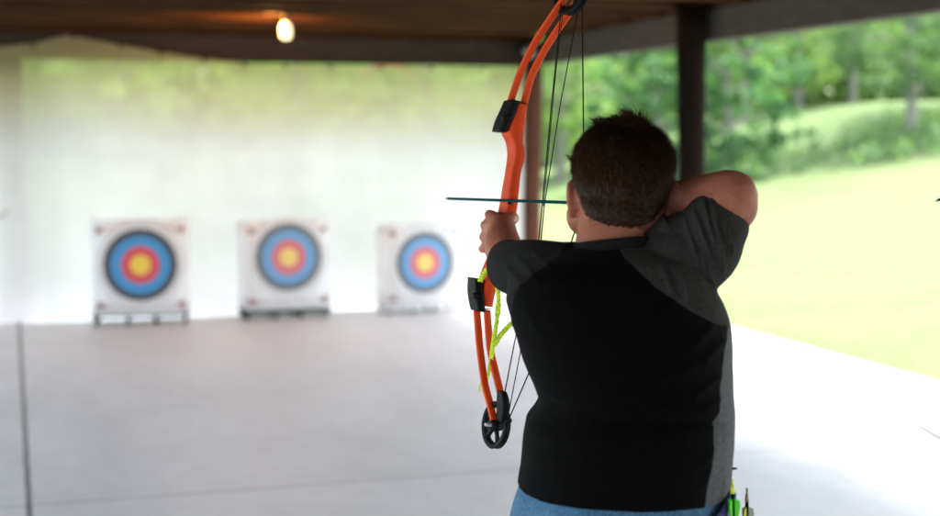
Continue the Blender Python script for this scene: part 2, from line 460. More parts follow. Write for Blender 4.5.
# ------------------------------------------------------------------ target blocks
def make_target():
    root = thing('archery_target', '', 'archery target', (0, 0, 0), 0, 'archery targets in front of the netting')
    W, H, T = .375, .75, .28; z0 = .075
    mc = mat('target_cover', (.62, .62, .62), .7); t = NT(mc); v = t.coord()
    nn = t.noise(5, v, 6, .6); n2 = t.noise(40, v, 3)
    t.l(t.ramp(nn, [(.3, (.76, .76, .76)), (.65, (.90, .90, .89))]), t.b.inputs['Base Color']); t.bump(nn, .6, .03)
    bm = bmesh.new()
    nx, nz, ny = 16, 18, 6
    # puffy bag: subdivided box with bulged front and pinched edges
    t2 = bmesh.new(); bmesh.ops.create_cube(t2, size=1)
    bmesh.ops.bevel(t2, geom=list(t2.edges), offset=.045, segments=3, affect='EDGES')
    bmesh.ops.subdivide_edges(t2, edges=list(t2.edges), cuts=4, use_grid_fill=True)
    for vv in t2.verts:
        x, y, z = vv.co
        bul = (1 - (2 * x) ** 4) * (1 - (2 * z) ** 4)
        yy = y * T + (-.018 * bul if y < 0 else .018 * bul)
        wob = .008 * noise.noise(Vector((x * 6, y * 6, z * 6 + 2)))
        top = 1 - .018 * (1 - (2 * x) ** 2) * (z > .3)
        vv.co = Vector((x * 2 * W * (1 - .012 * (1 - (2 * z) ** 2)) + wob, yy + wob, z0 + (z * top + .5) * H + wob))
    merge(bm, t2); obj('bag', bm, mc, root)
    for s in (-1, 1):            # tied corner ears on top
        bm = bmesh.new(); tube(bm, [(s * (W - .05), 0, z0 + H - .02), (s * (W - .01), -.02, z0 + H + .006), (s * (W + .035), -.03, z0 + H + .02)], [.04, .022, .010], 10, 3, flat=.5)
        obj('corner_tie', bm, mc, root)
    # printed face: rings by radius
    mf = mat('target_face_print', (.8, .8, .8), .65); t = NT(mf); v = t.coord()
    sx = t.n('ShaderNodeSeparateXYZ'); t.l(v, sx.inputs[0])
    zz = t.math('SUBTRACT', sx.outputs[2], z0 + .40)
    r = t.math('SQRT', t.math('ADD', t.math('MULTIPLY', sx.outputs[0], sx.outputs[0]), t.math('MULTIPLY', zz, zz)))
    rr = t.math('DIVIDE', r, .36)
    cr = t.n('ShaderNodeValToRGB'); cr.color_ramp.interpolation = 'CONSTANT'; e = cr.color_ramp.elements
    stops = [(0, (.80, .56, .03)), (.215, (.62, .035, .05)), (.415, (.010, .25, .56)), (.64, (.015, .015, .016)), (.80, (.66, .66, .66))]
    while len(e) < len(stops): e.new(.5)
    for el, (p_, c_) in zip(e, stops): el.position = p_; el.color = (*c_, 1)
    t.l(rr, cr.inputs['Fac'])
    ring = t.math('ABSOLUTE', t.math('SUBTRACT', t.math('FRACT', t.math('MULTIPLY', rr, 10)), .5))
    line = t.math('GREATER_THAN', ring, .475)
    c = t.mix(t.math('MULTIPLY', line, .35), cr.outputs['Color'], (.35, .35, .35))
    wear = t.noise(25, v, 4)
    c = t.mix(t.math('MULTIPLY', t.math('GREATER_THAN', wear, .68), .4), c, (.55, .53, .5))
    oi = t.n('ShaderNodeObjectInfo'); sr = t.n('ShaderNodeSeparateColor'); t.l(oi.outputs['Color'], sr.inputs[0])
    c = t.mix(sr.outputs[0], c, (.62, .68, .70))      # pale veiling haze mixed into each printed face, by its own amount
    t.l(c, t.b.inputs['Base Color'])
    bm = bmesh.new(); rings = []
    for rad in np.linspace(.01, .345, 14):
        ring_ = []
        for a in np.linspace(0, 2 * math.pi, 48, endpoint=False):
            x = rad * math.cos(a); z = z0 + .40 + rad * math.sin(a); xn = x / (2 * W); zn = (z - z0) / H - .5
            bul = (1 - (2 * xn) ** 4) * (1 - (2 * zn) ** 4)
            ring_.append((x, -T / 2 - .018 * bul - .012 + .004 * (rad / .345) ** 2, z))
        rings.append(ring_)
    loft(bm, rings, False); bm.faces.new([vv for vv in bm.verts][:48])
    bmesh.ops.recalc_face_normals(bm, faces=bm.faces)
    obj('target_face', bm, mf, root)
    mr = noisy('corner_print', (.30, .17, .15), (.42, .28, .25), 40, .7)
    for sx_ in (-1, 1):
        for sz in (-1, 1):
            if (sx_, sz) == (1, 1): s = .6
            else: s = 1
            cx = sx_ * (W - .055); cz = z0 + H / 2 + sz * (H / 2 - .075)
            bm = bmesh.new()
            pts = [(cx + sx_ * .022, cz + sz * .03), (cx - sx_ * .04 * s, cz + sz * .012), (cx - sx_ * .03, cz - sz * .012 * s), (cx + sx_ * .018, cz - sz * .034 * s)]
            f = [bm.verts.new((x, -T / 2 - .016, z)) for x, z in pts]; b_ = [bm.verts.new((x, -T / 2 + .02, z)) for x, z in pts]
            bm.faces.new(f)
            for i in range(4): bm.faces.new((f[i], f[(i + 1) % 4], b_[(i + 1) % 4], b_[i]))
            bmesh.ops.recalc_face_normals(bm, faces=bm.faces)
            obj('corner_mark', bm, mr, root, smooth=False)
    return root, z0, W, T
def stand(root, z0, W, T, style):
    m = M['black_plastic'] if style != 'grey' else M['grey_paint']
    bm = bmesh.new()
    h = .035 if style == 'green' else .018
    for yy in (-T / 2 + .02, T / 2 - .05):
        box(bm, (-W - .005, yy - .02, z0 - h), (W + .005, yy + .02, z0 + .004), None, .004)
    for xx in (-W + .02, 0, W - .02): box(bm, (xx - .02, -T / 2 + .042, z0 - h + .004), (xx + .02, T / 2 - .072, z0 - .002), None, .003)
    wm = bm
    inv = world_of(root); bmesh.ops.transform(wm, matrix=inv, verts=wm.verts)
    obj('stand_rail', wm, mat('stand_' + style, (.012, .03, .024) if style == 'green' else ((.02, .02, .02) if style == 'dark' else (.4, .4, .4)), .6), root, smooth=False)
    for k, xx in enumerate((-W + .025, -W * .28, W * .3, W - .03)):
        for yy in (-T / 2 + .02, T / 2 - .05):
            b = bmesh.new(); tube(b, [(xx, yy, 0), (xx, yy, .012), (xx, yy, z0 - h + .002)], [.02, .012, .012] if k % 2 else [.026, .018, .018], 10)
            bmesh.ops.transform(b, matrix=inv, verts=b.verts)
            obj('foot', b, m, root)
t1, z0_, W_, T_ = make_target()
def tpos(px, D): 
    v = FWD + ((px - 470) / F) * RIGHT
    return Vector((v.x * D, D, 0)) + E2 * .13
T2 = dup(t1, tpos(286, 11.72), YAW + R(4), 'middle archery target of three, on a low dark green rail stand', .965)
T3 = dup(t1, tpos(422.5, 12.05), YAW + R(6), 'right hand archery target of three, palest, beside the bow', .905)
t1.matrix_basis = Matrix.Translation(tpos(141, 11.36)) @ Matrix.Rotation(YAW - R(6), 4, 'Z')
t1['label'] = 'left hand archery target of three, tallest, with black outer ring clearest'
for _t, _f in ((t1, .06), (T2, .2), (T3, .18)):
    for ch in _t.children:
        if ch.name.startswith('target_face'):
            ch.color = (_f, 0, 0, 1)
            if _t is T2: ch.location.z += .048
stand(t1, z0_, W_, T_, 'dark'); stand(T2, z0_, W_, T_, 'green'); stand(T3, z0_, W_, T_, 'grey')

# ------------------------------------------------------------------ compound bow and nocked arrow
NOCK = P(584, 203, 2.428); TIP = P(445, 198.5, 3.117)
AV = (TIP - NOCK).normalized()                       # arrow direction
UPB = (P(520, 100, 2.79) - P(494, 310, 2.79)).normalized()
SV = AV.cross(UPB).normalized(); UB = SV.cross(AV).normalized()   # SV: to the archer's right
DG = 2.79
bow = thing('compound_bow', 'orange compound bow with split limbs and black cam wheels held by the archer', 'bow', P(508, 215, DG))
def section_loft(name, stations, m, bev=.3):
    """stations: px,py,D,half width across, half depth along the arrow"""
    st = catmull(stations, 5); bm = bmesh.new(); rings = []
    for px, py, D, w, d in st:
        w = float(w); d = float(d)
        c = P(px, py, D); ring = []
        for j in range(16):
            a = 2 * math.pi * j / 16; cx = math.cos(a); sy = math.sin(a); e = .34
            ring.append(c + SV * (w * abs(cx) ** e * (1 if cx >= 0 else -1)) + AV * (d * abs(sy) ** e * (1 if sy >= 0 else -1)))
        rings.append(ring)
    loft(bm, rings); bmesh.ops.recalc_face_normals(bm, faces=bm.faces)
    return obj(name, bm, m, bow)
section_loft('riser', [(519, 104, 2.77, .0125, .020), (516, 118, 2.775, .0135, .022), (512.5, 132, 2.785, .0165, .026), (514.5, 143, 2.79, .0110, .026),
                       (516, 156, 2.79, .0115, .024), (513, 172, 2.79, .0105, .021), (510.5, 190, 2.79, .0115, .022), (508.5, 205, 2.79, .0118, .024), (506, 218, 2.79, .0120, .024),
                       (503, 235, 2.79, .012, .022), (498.5, 252, 2.79, .0120, .024), (492.5, 268, 2.785, .0128, .026), (488, 282, 2.78, .0135, .026), (485.5, 296, 2.775, .0122, .022), (485, 306, 2.77, .0105, .02)], M['orange'])
section_loft('grip', [(505.8, 217, 2.778, .0135, .022), (503, 236, 2.776, .014, .024), (499, 251, 2.778, .0135, .022)], M['black_plastic'])
# limb pockets: black slab on the outer side plus a cross bar where the limbs seat
def pocket(pts, name='limb_pocket'): return section_loft(name, pts, M['black_plastic'])
pocket([(512, 101, 2.765, .0095, .024), (508, 111, 2.768, .0098, .026), (503, 122, 2.772, .0098, .026), (499, 132, 2.775, .0085, .022)])
pocket([(475, 278, 2.775, .0080, .024), (475.2, 290, 2.772, .0092, .026), (476.5, 301, 2.768, .0095, .026), (478, 311, 2.765, .0085, .024)])
section_loft('limb_clamp', [(511, 100, 2.762, .006, .012), (524, 104, 2.762, .006, .012)], M['black_plastic'])
section_loft('limb_clamp', [(478, 308.5, 2.762, .006, .012), (491, 309, 2.762, .006, .012)], M['black_plastic'])
def limb(pts, w=.0068, th=.0042):
    st = catmull(pts, 8); bm = bmesh.new(); rings = []
    for i, (px, py, D) in enumerate(st):
        c = P(px, py, D); a = P(*st[max(i - 1, 0)]); b = P(*st[min(i + 1, len(st) - 1)])
        d = (b - a).normalized(); n = d.cross(SV).normalized()
        ring = []
        for j in range(12):
            an = 2 * math.pi * j / 12; cx = math.cos(an); sy = math.sin(an); e = .4
            ring.append(c + SV * (w * abs(cx) ** e * (1 if cx >= 0 else -1)) + n * (th * abs(sy) ** e * (1 if sy >= 0 else -1)))
        rings.append(ring)
    loft(bm, rings); bmesh.ops.recalc_face_normals(bm, faces=bm.faces)
    return obj('limb', bm, M['orange_limb'], bow)
limb([(510.5, 102, 2.765), (516, 85, 2.76), (522, 69, 2.75), (536, 41, 2.72), (551, 18, 2.69), (564, -1, 2.665), (571, -12, 2.655)])
limb([(524, 104, 2.765), (528.5, 86, 2.76), (534.5, 69, 2.75), (547, 46, 2.72), (560, 26, 2.69), (573, 7, 2.665), (581, -10, 2.655)])
limb([(476.8, 310, 2.765), (478, 326, 2.76), (480, 349, 2.75), (484.5, 382, 2.72), (489.5, 402, 2.70), (494, 420, 2.68)])
limb([(487, 310, 2.765), (488.2, 326, 2.76), (490.3, 349, 2.75), (495.6, 373, 2.72), (500, 391, 2.70), (505, 416, 2.68)])
# cams: spoked wheel in the plane of the string
AV0, SV0 = AV, SV
def wheel(px, py, D, r, name, mark):
    c = P(px, py, D); bm = bmesh.new(); n = 40; AV = (AV0 - SV0 * .22).normalized(); SV = (SV0 + AV0 * .22).normalized()
    def ringp(rad, off, sq=1.0): return [c + AV * (rad * sq * math.cos(a)) + UB * (rad * math.sin(a)) + SV * off for a in np.linspace(0, 2 * math.pi, n, endpoint=False)]
    sq = .92
    prof = [(r * .76, -.005), (r * .93, -.006), (r, -.0055), (r * .95, 0), (r, .0055), (r * .93, .006), (r * .76, .005)]
    rg = [[bm.verts.new(p) for p in ringp(a, b, sq)] for a, b in prof]
    for a, b in zip(rg, rg[1:] + rg[:1]):
        for j in range(n): bm.faces.new((a[j], a[(j + 1) % n], b[(j + 1) % n], b[j]))
    for k in range(5):
        a = 2 * math.pi * k / 5 + .5; d = AV * (math.cos(a) * sq) + UB * math.sin(a)
        tube(bm, [c + d * (r * .12), c + d * (r * .45), c + d * (r * .84)], [.0062, .0046, .0065], 8, 1, True, .8, SV)
    tube(bm, [c - SV * .011, c + SV * .011], [.0105, .0105], 16)
    bmesh.ops.recalc_face_normals(bm, faces=bm.faces)
    w = obj(name, bm, M['black_plastic'], bow)
    bm = bmesh.new(); tube(bm, [c - SV * .024, c + SV * .024], [.0035, .0035], 10); obj('axle', bm, M['steel'], w)
    return w
w_lo = wheel(496, 425, 2.685, .0445, 'cam_wheel', 1)
w_up = wheel(572.5, -20, 2.66, .066, 'cam_wheel', 1)
section_loft('cam_module', [(502, 391, 2.664, .0062, .012), (503, 399, 2.662, .0078, .017), (503, 410, 2.662, .0078, .018), (501.5, 421, 2.665, .0062, .014)], M['black_plastic'])
for _p in ((505, 118, 2.745), (475.8, 296, 2.742)):
    bm = bmesh.new(); tube(bm, [P(*_p) + AV * .006, P(*_p) - AV * .006], [.0062, .0056], 12); obj('limb_bolt', bm, M['black_plastic'], bow)
bm = bmesh.new(); ellipsoid(bm, P(503.3, 405, 2.655), (.003, .004, .009)); obj('red_inlay', bm, M['red'], bow)
bm = bmesh.new(); tube(bm, [P(505, 421, 2.66), P(509.5, 420.5, 2.645)], [.006, .0055], 10); obj('string_post', bm, M['black_plastic'], bow)
def cord(name, pts, r=.0013):
    bm = bmesh.new(); tube(bm, [P(*p) for p in pts], [r] * len(pts), 6); return obj(name, bm, M['string'], bow)
cord('bowstring', [(582, -8, 2.61), (583.6, 138, 2.48), (584, 203, 2.428), (528, 375, 2.60), (508.5, 420, 2.645)], .00125)
cord('cable', [(561, 4, 2.66), (560, 22, 2.66), (551, 110, 2.69), (542.2, 206, 2.70), (539, 238, 2.70), (515, 340, 2.68), (504.5, 394, 2.66)], .0013)
cord('cable', [(578, 10, 2.63), (560, 106, 2.67), (544.5, 204, 2.70), (541, 240, 2.70), (520, 354, 2.67), (508.5, 414, 2.645)], .0011)
cord('cable', [(562.5, 16, 2.665), (556, 70, 2.67), (549.5, 140, 2.685), (543.5, 206, 2.70)], .0009)
bm = bmesh.new(); tube(bm, [P(511, 202.6, 2.765), P(509, 203, 2.75)], [.004, .003], 8); obj('arrow_rest', bm, M['black_plastic'], bow)
# lime braided sling
def braid(paths, name):
    bm = bmesh.new()
    for pts, r in paths:
        rows = catmull([tuple(P(*p)) for p in pts], 16)
        for ph_ in (0, 2.09, 4.19):
            pp = []; s = 0
            for i, c in enumerate(rows):
                if i: s += float(np.linalg.norm(rows[i] - rows[i - 1]))
                d = Vector(rows[min(i + 1, len(rows) - 1)] - rows[max(i - 1, 0)]).normalized(); x, y, _ = frame_of(d)
                a = s * 330 + ph_; pp.append(Vector(c) + x * (r * .8 * math.sin(a)) + y * (r * .5 * math.sin(2 * a)))
            tube(bm, pp, [r * .62] * len(pp), 6)
    return obj(name, bm, M['lime'], bow)
braid([([(480, 281, 2.745), (484, 274, 2.74), (489, 268, 2.735), (494, 271, 2.735), (497, 284, 2.735), (498.5, 300, 2.735), (497, 318, 2.73), (494.5, 336, 2.73), (492, 352, 2.735), (490, 370, 2.74)], .0046),
       ([(513, 322, 2.74), (506, 329, 2.735), (500, 336, 2.73), (495, 345, 2.73)], .0042),
       ([(490, 366, 2.77), (487, 380, 2.775), (483.5, 392, 2.78)], .003), ([(487, 372, 2.775), (480.5, 384, 2.78), (479, 392, 2.78)], .0016)], 'wrist_sling')

def make_arrow(a, b, label, shaftm, vane_ms, nockm, group=None, vane_len=.05, vane_h=.012):
    root = thing('arrow', label, 'arrow', a, 0, group)
    d = (b - a).normalized(); x, y, _ = frame_of(d)
    bm = bmesh.new(); tube(bm, [a + d * .012, a + d * .1, b - d * .02], [.0029] * 3, 12); obj('shaft', bm, shaftm, root)
    bm = bmesh.new(); tube(bm, [b - d * .022, b - d * .016, b], [.0032, .0032, .0006], 10); obj('point', bm, M['steel'], root)
    bm = bmesh.new(); tube(bm, [a + d * .002, a + d * .014], [.0030, .0034], 10)
    for s in (-1, 1): tube(bm, [a + d * .004 + x * (s * .002), a - d * .008 + x * (s * .0026)], [.0014, .0011], 8)
    obj('nock', bm, nockm, root)
    for k in range(3):
        an = 2 * math.pi * k / 3 + math.pi / 2; r = x * math.cos(an) + y * math.sin(an); tn = d.cross(r)
        bm = bmesh.new(); prof = [(.022, .0028), (.026, vane_h * .9), (.034, vane_h), (.022 + vane_len * .55, vane_h * .75), (.022 + vane_len, .0028)]
        f = [bm.verts.new(a + d * q_ + r * h + tn * .0004) for q_, h in prof]; g_ = [bm.verts.new(a + d * q_ + r * h - tn * .0004) for q_, h in prof]
        bm.faces.new(f); bm.faces.new(list(reversed(g_)))
        for i in range(5): bm.faces.new((f[i], g_[i], g_[(i + 1) % 5], f[(i + 1) % 5]))
        bmesh.ops.recalc_face_normals(bm, faces=bm.faces)
        obj('vane', bm, vane_ms[k], root, smooth=False)
    return root
make_arrow(NOCK, TIP, 'thin dark teal arrow nocked on the drawn bowstring', M['shaft'], [M['vane_yellow'], M['vane_yellow'], M['vane_white']], M['vane_yellow'], vane_len=.035, vane_h=.009)
make_arrow(P(1010, 173, 2.6), P(934.6, 201.5, 2.95), 'black tip of another arrow entering at the right edge over the lawn', M['shaft_black'], [M['vane_white']] * 3, M['vane_white'])

# ------------------------------------------------------------------ the archer
def pt(px, py, D): return P(px, py, D)
def ell_ring(y, xl, xr, Dc, b, n=40, e=2.35, dz=None):
    """horizontal ring whose left and right edges sit at xl and xr"""
    c = P((xl + xr) / 2, y, Dc); a = (xr - xl) / 2 * Dc / F
    out = []
    for j in range(n):
        t_ = 2 * math.pi * j / n; cx = math.cos(t_); sy = math.sin(t_)
        x = a * abs(cx) ** (2 / e) * (1 if cx >= 0 else -1); yy = b * abs(sy) ** (2 / e) * (1 if sy >= 0 else -1)
        z = dz(cx, sy) if dz else 0
        out.append(c + Vector((x, yy, z)))
    return out
DB = 2.33
PX = DB / F
TORSO = [(243, 578, 652, .052), (250, 556, 668, .075), (260, 524, 694, .10), (275, 509, 708, .118), (300, 506, 722, .133), (325, 511.5, 730, .143), (345, 518, 731, .148), (362, 523.5, 730.5, .152),
         (384, 533, 731, .156), (400, 538.5, 732, .158), (409, 533, 733, .162), (418, 526.5, 733, .168), (440, 523, 731.5, .170), (460, 521, 730, .170), (478, 518, 728, .170)]
def body_shells(bm):
    sh_ = 7   # shrink under clothes, px
    loft(bm, [ell_ring(y, xl + sh_, xr - sh_, DB, b - .011) for y, xl, xr, b in TORSO] +
         [ell_ring(500, 524, 716, DB, .158), ell_ring(530, 522, 720, DB, .155), ell_ring(570, 524, 722, DB, .14), ell_ring(600, 530, 716, DB, .11)])
    # legs
    zc = P(620, 590, DB).z
    for s, px in ((-1, 570), (1, 672)):
        c = P(px, 590, DB)
        tube(bm, [Vector((c.x, c.y, zc + .03)), Vector((c.x + s * .005, c.y, zc - .14)), Vector((c.x + s * .015, c.y + .0, .42)), Vector((c.x + s * .02, c.y - .012, .26)), Vector((c.x + s * .025, c.y, .09)), Vector((c.x + s * .025, c.y + .01, .055))],
             [.083, .082, .058, .055, .038, .036], 16, 4)
        tube(bm, [Vector((c.x + s * .025, c.y - .05, .045)), Vector((c.x + s * .03, c.y + .05, .045)), Vector((c.x + s * .035, c.y + .14, .03))], [.03, .034, .026], 12, 3, flat=.8, round_caps=True)
    # neck and head
    tube(bm, [pt(611, 262, 2.33), pt(611.5, 242, 2.335), pt(613, 225, 2.35), pt(617, 200, 2.36)], [.066, .0585, .057, .06], 24, 4)
    yawH = Matrix.Rotation(R(12), 3, 'Z'); fd = yawH @ Vector((0, 1, 0)); rt = yawH @ Vector((1, 0, 0)); up = Vector((.03, 0, 1)).normalized()
    hc = pt(622.3, 176, 2.345)
    def H(x, y, z): return hc + rt * x + fd * y + up * z
    ellipsoid(bm, H(0, 0, 0), (.0765, .094, .0815), yawH, 32, 24)
    ellipsoid(bm, H(-.002, -.012, -.038), (.070, .075, .062), yawH, 28, 20)      # occiput
    ellipsoid(bm, H(-.004, .038, -.045), (.066, .062, .075), yawH, 28, 20)     # face
    ellipsoid(bm, H(-.006, .045, -.088), (.055, .048, .042), yawH)             # jaw
    ellipsoid(bm, H(-.006, .082, -.112), (.024, .02, .018), yawH)              # chin
    for s in (-1, 1):
        ellipsoid(bm, H(s * .045 - .004, .058, -.068), (.026, .03, .032), yawH)  # full cheeks
        ellipsoid(bm, H(s * .032, .088, -.012), (.026, .012, .010), yawH)      # brow
        ellipsoid(bm, H(s * .012 - .002, .104, -.058), (.009, .010, .008), yawH)
    ellipsoid(bm, H(-.002, .106, -.040), (.010, .012, .024), yawH); ellipsoid(bm, H(-.003, .114, -.054), (.012, .011, .010), yawH)
    ellipsoid(bm, H(-.004, .096, -.082), (.022, .011, .006), yawH); ellipsoid(bm, H(-.004, .094, -.093), (.019, .011, .007), yawH)
    # ears: rim and lobe
    for (ex, ey, s) in ((572.6, 199, -1), (671.5, 197, 1)):
        e = pt(ex, ey, 2.352)
        tube(bm, [e + Vector((-s * .010, .012, -.014)), e + Vector((0, .006, -.026)), e + Vector((s * .004, -.006, -.014)), e + Vector((s * .0075, -.013, .006)), e + Vector((s * .006, -.006, .024)), e + Vector((-s * .002, .008, .026)), e + Vector((-s * .009, .014, .012))],
             [.0055, .0072, .0056, .0052, .0050, .0048, .0045], 10, 4, round_caps=True)
        ellipsoid(bm, e + Vector((-s * .004, .004, 0)), (.0068, .018, .027))
    # left arm, straight towards the bow
    tube(bm, [pt(575, 272, 2.33), pt(532, 270, 2.375), pt(514, 267, 2.47), pt(507, 256.5, 2.56), pt(503, 246, 2.61), pt(502, 233, 2.675), pt(502.5, 227, 2.70)],
         [.035, .038, .036, .0345, .0345, .0285, .0255], 20, 5, round_caps=True)
    # left hand: palm behind the grip, four fingers and a thumb round it
    wr = pt(502.5, 228, 2.70)
    kn = [pt(489.5, 214.5, 2.785), pt(484.8, 225.5, 2.785), pt(484, 237, 2.782), pt(486.5, 248, 2.778)]
    for k in kn: tube(bm, [wr + (k - wr) * .05 + Vector((0, 0, -.002)), wr + (k - wr) * .55, k], [.0205, .016, .0105], 14, 4, round_caps=True)
    tube(bm, [pt(500, 222, 2.735), pt(497, 233, 2.745), pt(495, 245, 2.75)], [.017, .020, .015], 14, 4, round_caps=True)
    rx = [506.5, 503, 501, 498.5]
    for i, k in enumerate(kn):
        y0 = [214.5, 226, 237.5, 248.5][i]; L = [.95, 1.05, 1.0, .85][i]
        tube(bm, [k, pt(rx[i] - 16, y0 + .5, 2.815), pt(rx[i] - 8, y0 + 1.5, 2.838 + .004 * L), pt(rx[i] + 4 * L, y0 + 2, 2.842), pt(rx[i] + 9 * L, y0 + 2.5, 2.825)],
             [.0098, .0085, .0080, .0074, .0062], 12, 4, round_caps=True)
    tube(bm, [pt(504.5, 225, 2.72), pt(509, 219, 2.745), pt(513.5, 217, 2.775), pt(515, 219, 2.805), pt(512, 222, 2.83)], [.0150, .0125, .0098, .0088, .0070], 14, 4, round_caps=True)
    # right arm drawn back: shoulder, elbow high to the side, forearm to the face
    tube(bm, [pt(655, 278, 2.335), pt(690, 252, 2.33), pt(716, 220, 2.31), pt(731.5, 197.5, 2.305), pt(713, 197, 2.33), pt(691, 201, 2.375), pt(670, 207, 2.43), pt(652, 209, 2.465)],
         [.056, .050, .0455, .0435,   .0395, .039, .037, .028], 22, 6, round_caps=True)
    ellipsoid(bm, pt(738, 193, 2.30), (.030, .03, .033))
    ellipsoid(bm, pt(742.5, 205, 2.30), (.025, .03, .038))
    hw = pt(650, 208, 2.468)
    tube(bm, [hw, pt(636, 209, 2.483), pt(622, 209, 2.487)], [.026, .024, .018], 16, 4, flat=.75, round_caps=True)
    for i in range(4):
        y0 = 199.5 + i * 7.6
        tube(bm, [pt(629, y0 + 1, 2.49), pt(612, y0, 2.50), pt(596, y0 + .5, 2.497), pt(587 + i * .7, y0 + .6, 2.478), pt(593, y0 + .6, 2.466)], [.0085, .0078, .0072, .0066, .0058], 12, 4, round_caps=True)
    tube(bm, [pt(640, 216, 2.47), pt(630, 223, 2.462), pt(621, 227, 2.458), pt(613, 228, 2.458)], [.012, .0095, .008, .0066], 12, 4, round_caps=True)
    return H, yawH
bm = bmesh.new(); HF, YH = body_shells(bm)
bm = voxel(bm, .0036, 5, .5)
ms = mat('skin', (.43, .21, .145), .5); t = NT(ms); v = t.coord()
n1 = t.noise(9, v, 4); n2 = t.noise(140, v, 3)
c = t.ramp(n1, [(.3, (.34, .105, .066)), (.7, (.44, .16, .105))])
c = t.mix(.2, c, t.ramp(n2, [(.35, (.18, .07, .045)), (.65, (.42, .22, .155))]))
t.l(c, t.b.inputs['Base Color']); t.bump(n2, .18, .002)
t.b.inputs['Subsurface Weight'].default_value = .25; t.b.inputs['Subsurface Radius'].default_value = (.012, .004, .002); t.b.inputs['Subsurface Scale'].default_value = 1.0
t.b.inputs['Specular IOR Level'].default_value = .2
base = Vector((P(620, 300, DB).x, P(620, 300, DB).y, 0))
def to_np(me): 
    a = np.empty(len(me.vertices) * 3, np.float32); me.vertices.foreach_get('co', a); return a.reshape(-1, 3).astype(float)
me_body = bpy.data.meshes.new('person'); bm.normal_update(); bm.to_mesh(me_body)
person = bpy.data.objects.new('person', me_body); COL.objects.link(person)
me_body.materials.append(ms); me_body.polygons.foreach_set('use_smooth', [True] * len(me_body.polygons))
me_body.transform(Matrix.Translation(-base)); person.matrix_basis = Matrix.Translation(base)
tag(person, 'person with short brown hair in black and grey t-shirt, drawing an orange bow', 'person')
for s in (-1, 1):
    b = bmesh.new(); ellipsoid(b, HF(s * .031 - .003, .087, -.030), (.012, .010, .010), YH)
    obj('eye', b, noisy('eye_white', (.7, .68, .65), (.75, .73, .7), 20, .2), person)

# hair, grown from the scalp of the body mesh
def scalp_mask(co):
    px, py, D = project(co)
    line_b = np.interp(px, [568, 574, 581, 590, 602, 616, 630, 642, 653, 664, 676], [186, 200, 214, 223, 229, 232, 233, 231, 226, 212, 186])
    line_f = np.interp(D, [2.30, 2.33, 2.36, 2.375, 2.40, 2.44], [240, 196, 180, 186, 160, 146])
    lim = np.where(D < 2.315, line_b, np.minimum(line_b, line_f))
    return lim - py, px, py, D
bm.faces.ensure_lookup_table()
cents = np.array([f.calc_center_median()[:] for f in bm.faces]); norms = np.array([f.normal[:] for f in bm.faces])
mk, fpx, fpy, fD = scalp_mask(cents)
ear = ((fpx < 577.5) | (fpx > 667.5)) & (fpy > 181) & (fD > 2.318)
_h = np.array(HF(0, 0, -.012)); _q = (cents - _h) / np.array([.094, .116, .118]); headm = (np.sum(_q * _q, axis=1) < 1.0)
sel = (mk > 0) & (fpy < 240) & (fpx > 560) & (fpx < 690) & (fD < 2.47) & ~ear & headm

idx = np.nonzero(sel)[0]
hb = bmesh.new(); vm = {}
hcen = HF(0, 0, -.01)
def cap_co(v):
    mk1, a, b_, d_ = scalp_mask(np.array([v.co[:]])); th = .0058 * min(1, max(0.0, (mk1[0] - 5) / 30))
    n = v.normal
    return v.co + n * (th + .0018 * noise.noise(v.co * 70) * min(1, max(0, mk1[0] / 20)))
for i in idx:
    f = bm.faces[i]; vs = []
    for v_ in f.verts:
        if v_.index not in vm: vm[v_.index] = hb.verts.new(cap_co(v_))
        vs.append(vm[v_.index])
    if min(mk[i], 99) > 5: hb.faces.new(vs)
area = np.array([bm.faces[i].calc_area() for i in idx]); area *= np.clip(mk[idx] / 24, .04, 1); pr = area / area.sum()
NS = 26000
pick = np.random.choice(len(idx), NS, p=pr)
whorl = np.array(P(630, 134, 2.30))
for q_ in pick:
    i = idx[q_]; c = Vector(cents[i]) + Vector(np.random.uniform(-.0018, .0018, 3)); n = Vector(norms[i]); m_ = mk[i]
    L = .0012 + .029 * min(1, max(0, m_ - 3) / 57) * random.uniform(.55, 1.15)
    # growth: down and away from the crown with messy tufts
    d = (c - Vector(whorl)); d -= n * d.dot(n)
    if d.length < 1e-5: d = Vector((1, 0, 0))
    d.normalize()
    tw = noise.noise_vector(c * 38) * 1.1 + noise.noise_vector(c * 120) * .6
    d = (d + tw + Vector((.1, 0, -.25))).normalized(); d = (d - n * d.dot(n) * .8).normalized()
    lift = .20 + .38 * min(1, max(0, (210 - fpy[i]) / 80)) * (.5 + .8 * abs(noise.noise(c * 45)))
    lift *= min(1, .15 + m_ / 34)
    w = n.cross(d).normalized() * random.uniform(.0005, .00095)
    p0 = c + n * .001; p1 = p0 + (d * .55 + n * (lift + .25)).normalized() * L * .55; p2 = p1 + (d * 1.0 + n * (lift * .45 - .05)).normalized() * L * .6
    a = [hb.verts.new(p0 - w), hb.verts.new(p0 + w), hb.verts.new(p1 + w * .8), hb.verts.new(p1 - w * .8), hb.verts.new(p2)]
    hb.faces.new(a[:4]); hb.faces.new((a[3], a[2], a[4]))
